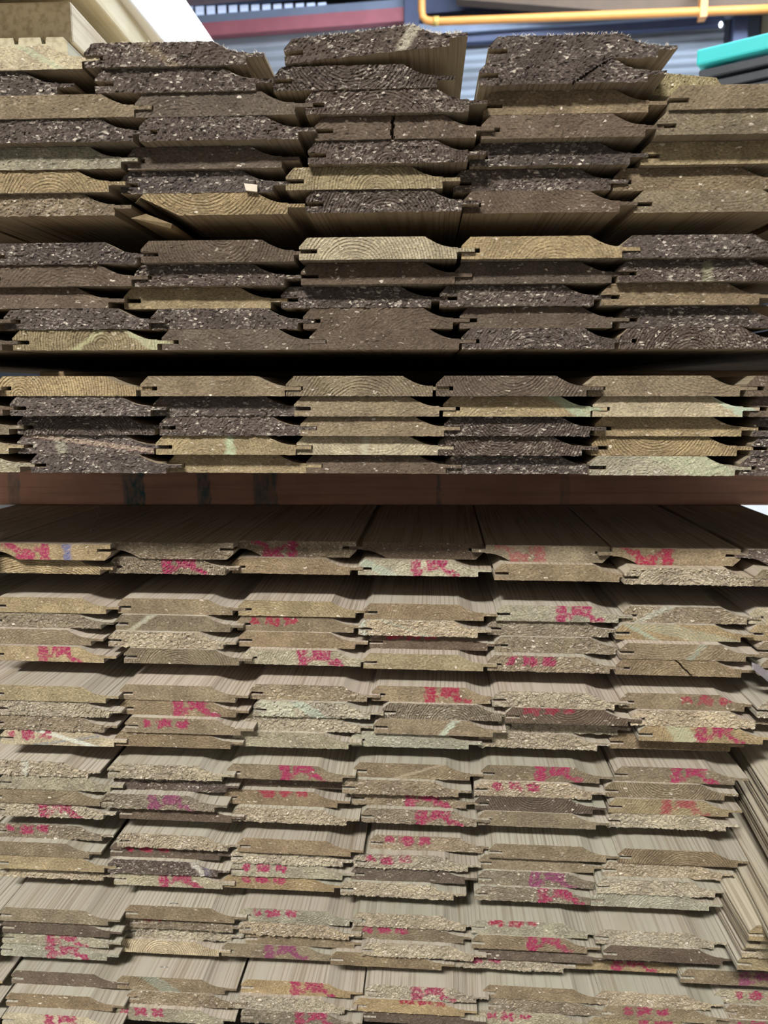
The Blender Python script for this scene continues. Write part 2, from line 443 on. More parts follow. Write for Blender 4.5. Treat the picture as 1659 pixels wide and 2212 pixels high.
rows('C', ('dbtbbdbd', [(-660,852),(-330,854),(-10,854),(304,852),(618,857),(942,859),(1270,860),(1612,862)]),
 ('dkkbtpd', [(-290,893),(22,896),(325,900),(633,902),(957,903),(1280,904),(1620,906)]),
 ('bkkbktk', [(-272,934),(38,937),(345,940),(647,944),(957,947),(1284,949),(1625,950)]),
 ('tktpktk', [(-272,975),(38,979),(337,981),(633,984),(940,989),(1277,992),(1622,994)]),
 ('gktdkgk', [(-244,1012),(66,1015),(358,1020),(652,1023),(956,1029),(1272,1033),(1597,1037)]))
rows('D', ('rtrrdbbk', [(-279,1211),(-12,1209),(250,1207),(516,1203),(783,1207),(1049,1214),(1323,1221),(1615,1226)]),
 ('trbgbwb', [(-32,1239),(235,1240),(501,1240),(773,1244),(1068,1255),(1348,1264),(1630,1269)]))
rows('E', ('btbtbgrp', [(-283,1322),(-14,1324),(255,1327),(515,1332),(786,1339),(1072,1343),(1345,1346),(1618,1350)]),
 ('rbbwrtt', [(-22,1356),(250,1363),(513,1364),(774,1374),(1053,1374),(1330,1384),(1618,1386)]),
 ('bwbdrbb', [(-45,1392),(235,1399),(516,1399),(798,1403),(1068,1411),(1339,1426),(1635,1423)]),
 ('tbgtrbb', [(-18,1429),(268,1435),(527,1437),(785,1447),(1053,1452),(1330,1460),(1639,1463)]))
rows('F', ('btbrbwbw', [(-287,1513),(-18,1515),(259,1514),(540,1513),(803,1517),(1063,1529),(1339,1533),(1634,1553)]),
 ('wbwrdwb', [(-10,1547),(261,1546),(547,1550),(826,1555),(1092,1565),(1362,1570),(1640,1568)]),
 ('rbwbwt', [(-18,1578),(270,1585),(528,1579),(808,1588),(1076,1583),(1379,1604)]),
 ('pbggwb', [(2,1610),(226,1614),(499,1615),(759,1615),(1033,1617),(1317,1620)]))
rows('G', ('bwwbbbb', [(-315,1672),(-50,1675),(233,1684),(491,1685),(764,1682),(1039,1688),(1327,1691)]),
 ('gkdrwb', [(-2,1707),(240,1708),(490,1701),(737,1718),(1024,1722),(1306,1725)]),
 ('brbrdt', [(-22,1737),(219,1749),(484,1740),(759,1742),(1026,1754),(1314,1760)]),
 ('wdwrbw', [(-14,1766),(258,1773),(499,1778),(780,1781),(1033,1787),(1310,1791)]))
rows('H', ('brwbrbb', [(-278,1806),(-11,1812),(253,1834),(513,1845),(798,1838),(1056,1858),(1334,1869)]),
 ('bdwwbw', [(-40,1850),(238,1854),(499,1868),(764,1878),(1033,1881),(1301,1896)]),
 ('tkgdrw', [(-7,1880),(233,1890),(499,1896),(759,1905),(1033,1915),(1288,1934)]),
 ('wgtwrg', [(-5,1898),(246,1916),(478,1922),(735,1939),(1025,1949),(1275,1962)]))
rows('I', ('rbbgwgwt', [(-268,1990),(0,1994),(271,1989),(516,1995),(762,2006),(1019,2022),(1285,2043),(1592,2101)]),
 ('bdrwbbdt', [(-262,2018),(5,2020),(271,2009),(516,2024),(759,2032),(1019,2054),(1303,2078),(1606,2085)]),
 ('tgwbwdkb', [(-262,2040),(5,2043),(270,2029),(530,2044),(780,2070),(1033,2076),(1290,2080),(1606,2100)]),
 ('bgpbbwtb', [(-266,2066),(2,2070),(243,2061),(479,2071),(714,2090),(973,2095),(1200,2097),(1467,2129)]))
rows('J', ('tdbtwbwg', [(-243,2126),(25,2130),(251,2142),(521,2150),(788,2161),(1043,2162),(1280,2176),(1541,2172)]),
 ('rbrwtrbr', [(-254,2175),(13,2179),(275,2173),(505,2184),(764,2190),(1055,2189),(1296,2206),(1563,2205)]),
 ('bpgrdgtb', [(-262,2218),(5,2222),(250,2208),(520,2215),(785,2213),(1010,2217),(1270,2232),(1540,2236)]))
BLUE = (.10, .13, .34)
MARKS = {'D10': [('K', .52, MAGENTA), ], 'D12': [('K', .50, MAGENTA)], 'D14': [('K', .52, RED, .55)], 'D15': [('K', .53, RED)],
 'D21': [('K', .46)], 'D23': [('K', .45)], 'E14': [('K', .49)], 'E22': [('D', .12, RED)], 'E33': [('T', .15, RED)],
 'E40': [('K', .42)], 'E42': [('K', .46)], 'E44': [('D', .16)],
 'F13': [('K', .45, RED)], 'F15': [('D', .50, RED, .8)], 'F21': [('K', .46)], 'F24': [('T', .15, RED, .8)], 'F31': [('D', .16)],
 'F40': [('D', .06)], 'F35': [('K', .46)],
 'G12': [('K', .46)], 'G14': [('K', .46)], 'G15': [('K', .47)], 'G24': [('D', .16)], 'G31': [('K', .42, PURPLE)], 'G32': [('T', .32, RED, .9)],
 'G33': [('K', .47)], 'G35': [('K', .44, RED, .7)], 'G40': [('K', .42)], 'G43': [('K', .48)],
 'H10': [('D', .12)], 'H13': [('D', .14)], 'H21': [('D', .15, RED)], 'H23': [('D', .11)], 'H32': [('D', .11)], 'H34': [('K', .45, PURPLE)],
 'H41': [('K', .42)], 'H42': [('D', .17)], 'H44': [('K', .55)],
 'I12': [('D', .13)], 'I14': [('T', .15, RED)], 'I21': [('T', .14, RED)], 'I23': [('D', .11)], 'I24': [('K', .48)], 'I30': [('K', .42)],
 'I40': [('K', .44)], 'I42': [('K', .40, PURPLE)], 'I44': [('D', .05)], 'I45': [('K', .44)], 'I46': [('K', .50, PURPLE)],
 'J12': [('K', .46)], 'J13': [('K', .42)], 'J16': [('D', .18)], 'J23': [('T', .42, RED)], 'J25': [('D', .19)],
 'J30': [('K', .40)], 'J31': [('D', .05)], 'J32': [('K', .50)], 'J34': [('D', .12)], 'J35': [('K', .45)], 'J36': [('D', .2)]}
# other marks with a shape of their own: (start, end, slant, colour, strength)
STREAKS = {'A12': [(.72, .80, -.10, PALE, .8)], 'A10': [(.70, .78, .25, (.42, .50, .36), .5)], 'A11': [(.42, .50, .2, (.22, .17, .11), .6)], 'B14': [(.60, .66, .1, (.30, .27, .22), .2)],
 'B24': [(.53, .58, .0, (.30, .30, .20), .7)], 'C40': [(.29, .36, .0, (.42, .42, .32), .6), (.50, .78, 1.1, (.40, .32, .25), .8)],
 'C41': [(.50, .56, 0, (.45, .55, .38), .8)], 'C42': [(.46, .51, 0, (.48, .48, .36), .7)], 'B54': [],
 'E21': [(.20, .26, -.2, (.48, .48, .38), .75)], 'E25': [(.16, .24, .25, MINT, .55), (.30, .75, .6, MINT, .28)], 'E35': [(.58, .64, -.1, MINT, .4)],
 'E15': [(.20, .30, -.25, (.45, .48, .42), .6)], 'E23': [(.02, .07, 0, (.50, .56, .50), .8), (.36, .42, .4, MINT, .4)],
 'D23': [(.05, .22, .3, MINT, .5)], 'F33': [(.60, .66, -.12, (.50, .58, .48), .8)], 'F22': [(.05, .35, 0, (.50, .52, .42), .7), (.40, .55, .2, (.42, .50, .42), .7)],
 'F40': [(.50, .64, .5, (.60, .64, .58), .9), (.64, .80, -.8, (.20, .24, .28), .6)], 'F35': [(.25, .45, .1, (.45, .50, .36), .6)],
 'G10': [(.42, .47, 0, (.50, .52, .46), .8)], 'H31': [(.80, .86, .1, (.62, .60, .55), .9), (.87, .93, 0, (.20, .19, .24), .8)],
 'D10': [(.34, .40, 0, BLUE, .75)], 'G13': [(.53, .60, -.4, (.42, .38, .28), .6)], 'J11': [(.3, .5, .2, (.30, .40, .34), .4)],
 'C54': [(.55, .95, .3, (.36, .42, .28), .4)], 'C23': [(.80, 1.05, .2, (.40, .52, .38), .6)], 'C24': [(.88, 1.05, .2, (.42, .56, .46), .7)], 'C51': [],
 'B50': [(.50, .56, -.2, (.50, .50, .30), .6), (.85, 1.06, .2, (.55, .60, .40), .5)]}
CRACKS = {'A22': None, 'A23': (.67, -.22, -.1), 'A42': (.485, 0, -.1), 'E45': (.54, .14, .0)}
RINGS = {'A22': (.055, .034, 1.0), 'A62': (.068, -.004, .7), 'A71': (.050, .045, .9), 'A60': (.07, -.012, .7), 'B11': (.062, .022, .6), 'A52': (.058, -.002, .5),
 'B54': (.055, -.012, .8), 'B53': (.055, -.012, .5), 'C12': (.06, -.02, .7), 'C13': (.06, .03, .8), 'C30': (.055, -.012, .8), 'C33': (.055, .028, .8),
 'C43': (.05, .03, .8), 'B50': (.072, .004, .8), 'B12': (.04, -.01, .8), 'C10': (.02, .0, .8), 'C44': (.05, .03, .8),
 'D20': (.05, -.08, .9), 'D21': (.05, .02, .6), 'E41': (.055, -.015, .7), 'G34': (.06, .03, .9), 'G25': (.06, .03, .9), 'F24': (.06, .03, .9), 'F23': (.07, -.01, .9),
 'I41': (.055, -.006, .9), 'H15': (.07, -.02, .8), 'E45': (.06, -.02, .4), 'A72': (.06, -.01, .9), 'A32': (.055, -.02, .6), 'A24': (.05, .03, .4)}
TONES = {'k': (88, 80, 77), 'd': (98, 88, 79), 'b': (128, 117, 99), 't': (150, 137, 110), 'p': (174, 165, 143), 'g': (151, 149, 134), 'w': (157, 149, 133), 'r': (130, 121, 106)}
CHIP = {'k': .75, 'd': .12, 'b': .12, 't': .12, 'p': .08, 'g': .25, 'w': 1.0, 'r': .6}
ROUGH = {'k': .9, 'd': .35, 'b': .35, 't': .35, 'p': .25, 'g': .5, 'w': 1.25, 'r': .9}
WORD = {'k': ['dark brown flecked', 'dark speckled'], 'd': ['dark brown', 'plain dark'], 'b': ['mid brown', 'brown'],
        't': ['tan', 'light tan'], 'p': ['pale beige', 'pale'], 'g': ['greenish grey', 'grey green'], 'w': ['pale flaky', 'rough pale'], 'r': ['grey brown flaky', 'rough grey brown']}
ORD = ['first', 'second', 'third', 'fourth', 'fifth', 'sixth', 'seventh', 'eighth', 'ninth', 'tenth']
BN = {'A': 'top bundle', 'B': 'second bundle down', 'C': 'third bundle down', 'D': 'fourth bundle down', 'E': 'fifth bundle down',
      'F': 'sixth bundle down', 'G': 'seventh bundle down', 'H': 'eighth bundle down', 'I': 'ninth bundle down', 'J': 'lowest bundle'}
rnd = random.Random(11)
YAW_UP, YAW_LO = R(-.3), R(-1.4)

def depth_limits(b, r):
    # expected front depth of a row, and how far one board may leave it
    if b == 'A': return .580+.001*(7-r), .035
    if b == 'B': return [.590, .592, .594, .590, .588][r-1], .022
    if b == 'C': return [.615, .622, .628, .632, .636][r-1], 0.0
    if b == 'D': return .722, .030
    if b == 'E': return .724, .030
    return .716, .050
BOARD = {}
def place_row(b, r):
    tones, pts = ROWS[(b, r)]
    upper = b in 'AB'
    z0 = bases[b] + (7-r if b == 'A' else 5-r)*PITCH if upper else bases[b] - r*PITCH
    dmean, lim = depth_limits(b, r)
    yaw0 = YAW_UP if b in 'ABC' else YAW_LO
    k0 = sum(p[0] < -235 for p in pts)
    lastx = None; yaw_row = yaw0 + R(rnd.uniform(-.25, .25))
    for i, ((px, py), tc) in enumerate(zip(pts, tones)):
        key = '%s%d%d' % (b, r, i-k0) if i-k0 >= 0 else '%s%dx' % (b, r)
        half = 165 if upper else 150 if b == 'C' else 130
        zr = z0 + T if upper else z0
        if b == 'C':
            y = dmean + rnd.uniform(-.004, .004)
        else:
            y = at_z(px+half, py, zr)[1]
            if not (b == 'I' and i == 7 and r == 1): y = min(max(y, dmean-lim), dmean+lim)
        yaw = yaw_row + R(rnd.uniform(-.03, .03))
        y0 = y + .055*math.sin(-yaw)
        x0 = at_y(px, py + (30 if upper else -8), y0)[0]
        # along-row position never closer than a body width
        if lastx is not None and x0 < lastx + W + .0003: x0 = lastx + W + .0003
        lastx = x0
        flip = (b == 'D' and r == 1)
        seed = (ord(b)*31 + r*7 + i*3) % 200
        jit = 1 + rnd.uniform(-.10, .10)
        tone = srgb(*TONES[tc])[:3]
        tone = tuple(c*{'A': .92, 'B': .95, 'C': 1.05}.get(b, 1.12) for c in tone)
        warm = rnd.uniform(-.04, .05)
        tone = (tone[0]*jit*(1+warm), tone[1]*jit, tone[2]*jit*(1-warm))
        fj = 1 + rnd.uniform(-.12, .08); gr = rnd.uniform(-.05, .01) + (.035 if b in 'GHIJ' else 0)
        face = (.455*fj*(1-gr), .420*fj, .365*fj*(1-.3*gr))
        if b in 'ABCD': face = (.34*fj, .285*fj, .215*fj) if b != 'D' else (.46*fj, .40*fj, .33*fj)  # upper pack faces browner, their shade put into the colour
        rc = RINGS.get(key)
        if rc is None:
            rc = (rnd.uniform(.02, .10), rnd.choice([rnd.uniform(-.05, -.01), rnd.uniform(.025, .07)]), rnd.uniform(.05, .4))
        marks = MARKS.get(key, ())
        o = make_board('shiplap_board', tone, face, CHIP[tc], ROUGH[tc], rc[2], rc[:2], marks, seed, flip,
                       streaks=STREAKS.get(key, ()), crack=CRACKS.get(key), broken=(key == 'A71'),
                       bow=rnd.uniform(0, .00015))
        o.location = (x0, y0, EYE+z0); o.rotation_euler = (0, 0, yaw)
        if key == 'A12': o.rotation_euler = (0, R(-4.6), yaw); o.location.z += .0010
        if key in ('D16', 'D26'): o.scale.x = .87        # ripped narrower
        BOARD[key] = o
        word = WORD[tc][(i+r) % 2]
        feat = ''
        if marks:
            feat = {'K': ' with crimson stencil mark', 'D': ' with red dashes', 'T': ' with red dashes'}[marks[0][0]]
            if marks[0][-1] is PURPLE or (len(marks[0]) > 2 and marks[0][2] is PURPLE): feat = ' with purple stencil mark'
        elif CRACKS.get(key): feat = ' with split'
        elif key == 'A71': feat = ' with broken corner'
        elif rc[2] > .75: feat = ' with curved rings'
        rowname = 'top row' if r == 1 else ORD[r-1]+' row'
        span = 385 if upper else 345 if b == 'C' else 285
        nleft = sum(p[0]+span <= 0 for p in pts); nvis = sum(p[0]+span > 0 and p[0] < 1659 for p in pts)
        if i < nleft: where = '%s beyond left edge' % ORD[nleft-1-i]
        elif i >= nleft+nvis: where = '%s beyond right edge' % ORD[i-nleft-nvis]
        else: where = '%s from left' % ORD[i-nleft]
        o['label'] = '%s board%s, %s, %s, %s' % (word, feat, BN[b], rowname, where)
        o['category'] = 'board'
        o['group'] = 'boards of the upper pack' if b in 'ABC' else 'boards of the lower pack'
ONLY = None
for (b, r) in sorted(ROWS): place_row(b, r)

# the column of boards at the right end that sticks out of the lower pack
def edge_board(b, r, q, yaw, tc, lab, marks=()):
    z0 = bases[b]-r*PITCH
    o = make_board('shiplap_board', srgb(*TONES[tc])[:3], (.50, .46, .38), CHIP[tc], ROUGH[tc], .3, (.05, -.02), marks, ord(b)+r)
    o.location = (q[0], q[1], EYE+z0); o.rotation_euler = (0, 0, R(yaw))
    tag(o, lab, 'board', 'boards of the lower pack'); return o
for r in range(1, 5):
    q = at_y(1742+rnd.uniform(-6, 6), 1950, .585+rnd.uniform(-.004, .004))
    edge_board('G', r, q, -7.0, 'b', 'pale board edge running back along right side, seventh bundle down, %s row' % ('top' if r == 1 else ORD[r-1]))
for r, px, py in ((1, 1700, 2010), (2, 1672, 2024)):
    q = at_y(px, py, .600+.01*r)
    edge_board('H', r, q, -5.5, 't', 'pale board edge running back along right side, eighth bundle down, %s row' % ('top' if r == 1 else ORD[r-1]))
for r, px, py, tc in ((3, 1617, 2032, 't'), (4, 1611, 2048, 'p')):
    edge_board('H', r, at_z(px, py, bases['H']-r*PITCH), -1.0, tc, '%s board end sticking out at right edge, eighth bundle down, %s row' % ('tan' if r == 3 else 'pale', ORD[r-1]))
q = at_z(1602, 2068, bases['I']+.0009)
o = make_board('shiplap_board', srgb(*TONES['p'])[:3], (.52, .47, .40), .4, .6, .2, (.05, -.02), (('K', .42, MAGENTA),), 77)
o.location = (q[0], q[1], EYE+bases['I']+.0009); o.rotation_euler = (0, 0, R(-1.0))
tag(o, 'loose pale board between eighth and ninth bundles at the lower right edge', 'board', 'boards of the lower pack')
# pale board set back on the right of the top bundle
zA2 = bases['A']+5*PITCH
q = at_y(1402, 165, .625)
o = make_board('shiplap_board', srgb(150, 142, 112)[:3], (.52, .47, .37), .35, .6, .3, (.05, -.02), (), 78)
o.location = (q[0], .625, EYE+bases['A']+5*PITCH+.0075); o.rotation_euler = (0, R(6.0), R(-.3)); o.scale.x = .52
tag(o, 'grey green board set back beside the dark board, right end of top bundle', 'board', 'boards of the upper pack')

# ------------------------------------------------------------------ laths and bearers that carry the bundles
M_LATH = timber_material('lath_wood', srgb(150, 128, 98), srgb(105, 84, 60), scale=(.03, 1, 1))
zj = bases['J']-3*PITCH
XL, XR = -.62, .80
def lath(y, z0, h, w=.045, name='lath'):
    mb = MB().box(XL, .66 if z0 > ZD1 else .455, 0, w, 0, h); o = mb.build(name, M_LATH); bevel(o, .0015, 1)
    o.location = (0, y, EYE+z0); return o
for y in (1.25, 2.55):
    wh = 'nearer' if y < 2 else 'farther'
    for bb in 'AB':
        tag(lath(y, bases[bb]-.020, .0198), '%s thin sawn lath lying across under the %s' % (wh, BN[bb]), 'lath', 'laths between the bundles')
    tag(lath(y, bases['E'], .0268), '%s thin sawn lath lying across on the %s' % (wh, BN['E']), 'lath', 'laths between the bundles')
    for b in 'FGHIJ':
        tag(lath(y, bases[b], .0178), '%s thin sawn lath lying across on the %s' % (wh, BN[b]), 'lath', 'laths between the bundles')
M_BEAR = timber_material('bearer_wood', srgb(232, 182, 158), srgb(192, 144, 122), stain=(.07, .17, .19, 1), scale=(.03, 1, 1),
    stain_rects=[(-.528, -.510, .5), (-.380, -.350, .95), (-.285, -.266, .85), (-.213, -.180, .75), (.022, .031, .7), (.18, .195, .35)])
q = at_z(829, 1091, ZD1)
o = MB().box(-.62, .80, 0, .09, 0, .0768).build('bearer', M_BEAR); bevel(o, .003)
o.location = (0, q[1], EYE+ZD1+.0001); o.rotation_euler = (0, 0, R(2.4))
tag(o, 'reddish brown bearer with blue green smears under the upper pack', 'bearer')
o = MB().box(-.62, .50, 0, .09, 0, .0768).build('bearer', M_LATH); o.location = (0, 2.35, EYE+ZD1+.0001); bevel(o, .003)
tag(o, 'rear bearer carrying the far end of the upper pack', 'bearer')
for y, wh in ((.95, 'nearest'), (1.7, 'middle'), (2.6, 'farthest')):
    o = MB().box(-.60, .70, 0, .09, 0, .0795).build('bearer', M_LATH); o.location = (0, y, 0); bevel(o, .003)
    tag(o, '%s square bearer on the floor under the lowest bundle' % wh, 'bearer', 'bearers on the floor')

# ------------------------------------------------------------------ timber on top, upper left
zt = bases['A']+7*PITCH                 # top of the top bundle
M_DECK = timber_material('decking_wood', srgb(178, 172, 148), srgb(128, 118, 94), scale=(1, .03, 1))
M_T1 = timber_material('planed_timber_grey', srgb(214, 202, 174), srgb(160, 140, 104), scale=(1, .03, 1))
M_T2 = timber_material('planed_timber_cream', srgb(226, 216, 184), srgb(200, 182, 140), scale=(1, .03, 1))
M_T3 = plain_material('overlit_white_timber', srgb(244, 242, 236), .5, var=.05)  # the overexposed daylight on this beam is put into its white base
# grooved decking board
dk = at_y(147, 128, .630)
hw, hh = .12, .0255
pts = [(-hw, 0), (0, 0), (0, hh-.003), (-.003, hh)]
for gx in (.0185, .0400, .0615, .083, .1035):
    pts += [(-gx+.0022, hh), (-gx+.0014, hh-.0048), (-gx-.0014, hh-.0048), (-gx-.0022, hh)]
pts += [(-hw+.003, hh), (-hw, hh-.003)]
n = len(pts)
v = [(x, 0, zz) for x, zz in pts] + [(x, 2.6, zz) for x, zz in pts]
f = [tuple(range(n))] + [tuple(range(n, 2*n))[::-1]] + [((i+1) % n, i, i+n, (i+1) % n+n) for i in range(n)]
o = link_mesh('decking_board', v, f, M_DECK)
o.location = (dk[0], .630, EYE+zt+.0002)
tag(o, 'grooved decking board end lying on the top bundle, upper left', 'board')
e = at_y(155, 60, .640)
o = MB().box(-.11, 0, 0, 2.5, 0, .030).build('timber_plank', M_T1); bevel(o, .002)
o.location = (e[0], .640, EYE+zt+hh+.0005)
tag(o, 'stained beige plank lying on the grooved decking board, upper left', 'plank')
o = MB().box(-.11, 0, 0, .04, 0, .0145).build('lath', M_T2); o.location = (e[0]+.002, 1.05, EYE+zt+hh+.0307); tag(o, 'short lath between the stacked planks, upper left', 'lath')
o = MB().box(-.11, 0, 0, .04, 0, .0145).build('lath', M_T2); o.location = (e[0]+.002, 2.2, EYE+zt+hh+.0307); tag(o, 'short lath between the far ends of the stacked planks', 'lath')
o = MB().box(-.13, .002, 0, 2.6, 0, .028).build('timber_plank', M_T2); bevel(o, .002)
o.location = (e[0]+.004, .58, EYE+zt+hh+.0455)
tag(o, 'cream plank above the stained plank, upper left', 'plank')
o = MB().box(-.13, 0, 0, 2.4, 0, .075).build('timber_beam', M_T3); bevel(o, .002)
o.location = (e[0]+.006, .56, EYE+zt+hh+.0738); o.rotation_euler = (0, 0, R(-2.2))
tag(o, 'overexposed beam on top of the planks, bright light put into its colour', 'beam')

# ------------------------------------------------------------------ small things
M_CHIP = plain_material('fresh_wood_chip', srgb(214, 205, 190), .7, var=.2, scale=200)
a71 = BOARD['A71']
mb = MB()
v, f = box_geo(0, .0085, 0, .006, 0, .0050); v = [(x+.0012*(zz > 0)*(-1 if x == 0 else .3), y, zz-.0012*(x > 0)) for x, y, zz in v]
mb.add(v, f); o = mb.build('wood_chip', M_CHIP)
q = at_y(531, 415, a71.location.y-.004)
o.location = (q[0], q[1], EYE+bases['A']+PITCH+.0006)
tag(o, 'small pale wood chip wedged above the tan board in top bundle', 'wood chip')
# torn splinter hanging under the broken board
v = [(0, 0, 0), (.030, .002, -.0075), (.032, .0, -.0045), (.012, 0, .003), (0, .25, 0), (.030, .25, -.0075), (.032, .25, -.0045), (.012, .25, .003)]
o = link_mesh('splinter', v, [(0, 1, 2, 3), (7, 6, 5, 4), (0, 4, 5, 1), (1, 5, 6, 2), (2, 6, 7, 3), (3, 7, 4, 0)], timber_material('splinter_wood', srgb(128, 112, 84), srgb(96, 80, 56), scale=(1, .05, 1)))
q = at_y(277, 468, .60)
o.location = (q[0], .605, EYE+q[2]); o.parent = None
tag(o, 'torn tan splinter hanging under the board with the broken corner', 'splinter')
# pale thread lying on the top boards of the lower pack
tp_ = [at_z(x, y, ZD1+.0004) for x, y in ((196, 1150), (198, 1142), (205, 1143), (214, 1138), (208, 1131), (199, 1138), (203, 1128), (212, 1118), (209, 1108), (216, 1100), (212, 1093))]
V, Fc = tube_geo([(p[0], p[1], EYE+ZD1+.0004) for p in tp_], .0003, 5)
o = link_mesh('thread', V, Fc, plain_material('pale_thread', srgb(205, 200, 195), .8), smooth=True)
tag(o, 'thin pale curled thread on the top surface of lower pack, left', 'thread')
# metal staples in the board tops
M_STEEL = plain_material('staple_wire', srgb(205, 208, 215), .3, 1.0, .1)
for key, px, py, lab in (('I11', 376, 1953, 'small metal staple in board top, left part of ninth bundle'), ('J11', 355, 2090, 'small metal staple in board top, left part of lowest bundle')):
    zz = BOARD[key].location.z-EYE+T
    q = at_z(px, py, zz)
    V, Fc = tube_geo([(-.0045, 0, -.003), (-.0045, 0, .0006), (.0045, 0, .0006), (.0045, 0, -.003)], .0004, 6)
    o = link_mesh('staple', V, Fc, M_STEEL, smooth=True); o.location = (q[0], q[1], EYE+zz)
    tag(o, lab, 'staple')
# shred of packing film at the right edge of the fifth bundle
M_FILM = plain_material('grey_packing_film', srgb(120, 116, 122), .35, var=.4, scale=120)
nx, ny = 12, 8; V = []; Fc = []
for i in range(nx):
    for j in range(ny):
        a, c = i/(nx-1), j/(ny-1)
        V.append((.028*a, -.004*math.sin(a*3.1)-.003*c, -.010*a-.011*c*math.sin(a*2.8+.2)+.0015*math.sin(9*a+5*c)))
for i in range(nx-1):
    for j in range(ny-1): Fc.append((i*ny+j, (i+1)*ny+j, (i+1)*ny+j+1, i*ny+j+1))
o = link_mesh('film_shred', V, Fc, M_FILM, smooth=True)
sd = o.modifiers.new('thickness', 'SOLIDIFY'); sd.thickness = .0004
q = at_y(1622, 1432, BOARD['E45'].location.y-.012); o.location = (q[0], q[1], EYE+q[2])
tag(o, 'shred of grey packing film caught between boards at right edge', 'packing film')
# wood fuzz along the top edges, parts of their boards
M_FUZZ = plain_material('wood_fibre', srgb(225, 218, 205), .8, var=.1)
for key, n in (('A12', 170), ('A13', 90), ('A11', 70)):
    b0 = BOARD[key]; mb = MB(); rr = random.Random(key)
    for k in range(n):
        x = rr.uniform(.015, W+.008) if key != 'A12' or k % 2 else rr.uniform(.085, W+.010)
        zz = float(top_of([x])[0]); l = rr.uniform(.0008, .0030)
        p = [(x, .0004, zz-.0004)]
        dx, dy = rr.uniform(-1, 1), rr.uniform(-.8, .2)
        for s in (1, 2, 3):
            p.append((x+dx*l*s/3+rr.uniform(-.0003, .0003), .0004+dy*l*s/3, zz+l*(s/3)*(1-.15*s)))
        mb.add(*tube_geo(p, [.00020, .00017, .00013, .00007], 4))
    o = mb.build('wood_fibres', M_FUZZ, b0); tag(o, 'pale torn fibres along the sawn edge', kind='stuff')

# ------------------------------------------------------------------ the shed around the packs
def at_depth(px, py, y): q = at_y(px, py, y); return (q[0], q[1], q[2]+EYE)
M_FLOOR = plain_material('concrete_floor', srgb(92, 88, 82), .85, var=.4, scale=3)
M_WALL = plain_material('shed_wall_sheet', srgb(78, 82, 92), .6, var=.3, scale=2)
M_CEIL = plain_material('shed_ceiling_sheet', srgb(84, 86, 90), .7, var=.3, scale=1.5)
X0, X1, Y0, Y1, ZT = -4.5, 5.5, -4.6, 7.4, EYE+3.4
def struct(name, mb, mat):
    o = mb.build(name, mat); o['kind'] = 'structure'; return o
struct('floor', MB().box(X0, X1, Y0, Y1, -.1, 0), M_FLOOR)
# ceiling with two roof lights
def slab_with_holes(x0, x1, y0, y1, z0, z1, holes):
    mb = MB(); ys = sorted({y0, y1, *[h[2] for h in holes], *[h[3] for h in holes]}); xs_ = sorted({x0, x1, *[h[0] for h in holes], *[h[1] for h in holes]})
    for a in range(len(xs_)-1):
        for c in range(len(ys)-1):
            xm, ym = (xs_[a]+xs_[a+1])/2, (ys[c]+ys[c+1])/2
            if any(h[0] < xm < h[1] and h[2] < ym < h[3] for h in holes): continue
            mb.box(xs_[a], xs_[a+1], ys[c], ys[c+1], z0, z1)
    return mb
KEYW = (-1.9, -.4, -3.25, -2.6)
BACKW = (-.6, 3.6, 1.6, 4.2)
struct('ceiling', slab_with_holes(X0, X1, Y0, Y1, ZT, ZT+.1, [KEYW, BACKW]), M_CEIL)
for i, (h, st, colr) in enumerate(((KEYW, KEY_STRENGTH, (1.0, .95, .86, 1)), (BACKW, BACK_STRENGTH, (.80, .88, 1.0, 1)))):
    o = MB().box(h[0], h[1], h[2], h[3], ZT+.02, ZT+.04).build('window_%d' % (i+1), glow_material('roof_light_%d' % (i+1), colr, st)); o['kind'] = 'structure'
struct('wall_front', MB().box(X0, X1, Y0-.1, Y0, 0, ZT), plain_material('pale_front_wall', srgb(118, 112, 104), .8, var=.2, scale=2))
struct('wall_left', MB().box(X0-.1, X0, Y0, Y1, 0, ZT), M_WALL)
mb = MB().box(X1, X1+.1, Y0, Y1, 0, ZT)
struct('wall_right', mb, M_WALL)
# back wall: skin behind, corrugated sheets in front of it
YW = 6.2
wyaw = R(-6.5)
back = empty('corrugated_wall', (0, YW, 0), wyaw)
def loc_back(px, py, dy=0.0):                       # a pixel ray on the turned plane, in the wall's own x, z
    r = ray(px, py); n = np.array([math.sin(-wyaw)*-1, math.cos(wyaw), 0]); n = np.array([-math.sin(wyaw), math.cos(wyaw), 0])
    t = (YW*n[1]+dy)/(r@n); p = r*t; d = p-np.array([0, YW, 0])
    return d@np.array([math.cos(wyaw), math.sin(wyaw), 0]), p[2]+EYE
struct('wall_back', MB().box(X0, X1, Y1, Y1+.1, 0, ZT), M_WALL)
M_SHEET = plain_material('pale_corrugated_steel', srgb(182, 190, 200), .55, .0, .2, 3)
M_SHEET2 = plain_material('grey_corrugated_steel', srgb(165, 176, 188), .5, .0, .2, 3)
def corrugated(x0, x1, z0, z1, pitch=.075, amp=.014, thick=.004):
    zs = np.arange(z0, z1+1e-6, pitch/8); V = []; Fc = []
    for k, zz in enumerate(zs):
        y = amp*math.sin(2*math.pi*zz/pitch); V += [(x0, y, zz), (x1, y, zz), (x1, y+thick, zz), (x0, y+thick, zz)]
    for k in range(len(zs)-1):
        a, b = 4*k, 4*k+4
        Fc += [(a, a+1, b+1, b), (a+1, a+2, b+2, b+1), (a+2, a+3, b+3, b+2), (a+3, a, b, b+3)]
    Fc += [(0, 3, 2, 1), tuple(4*(len(zs)-1)+k for k in range(4))]
    return V, Fc
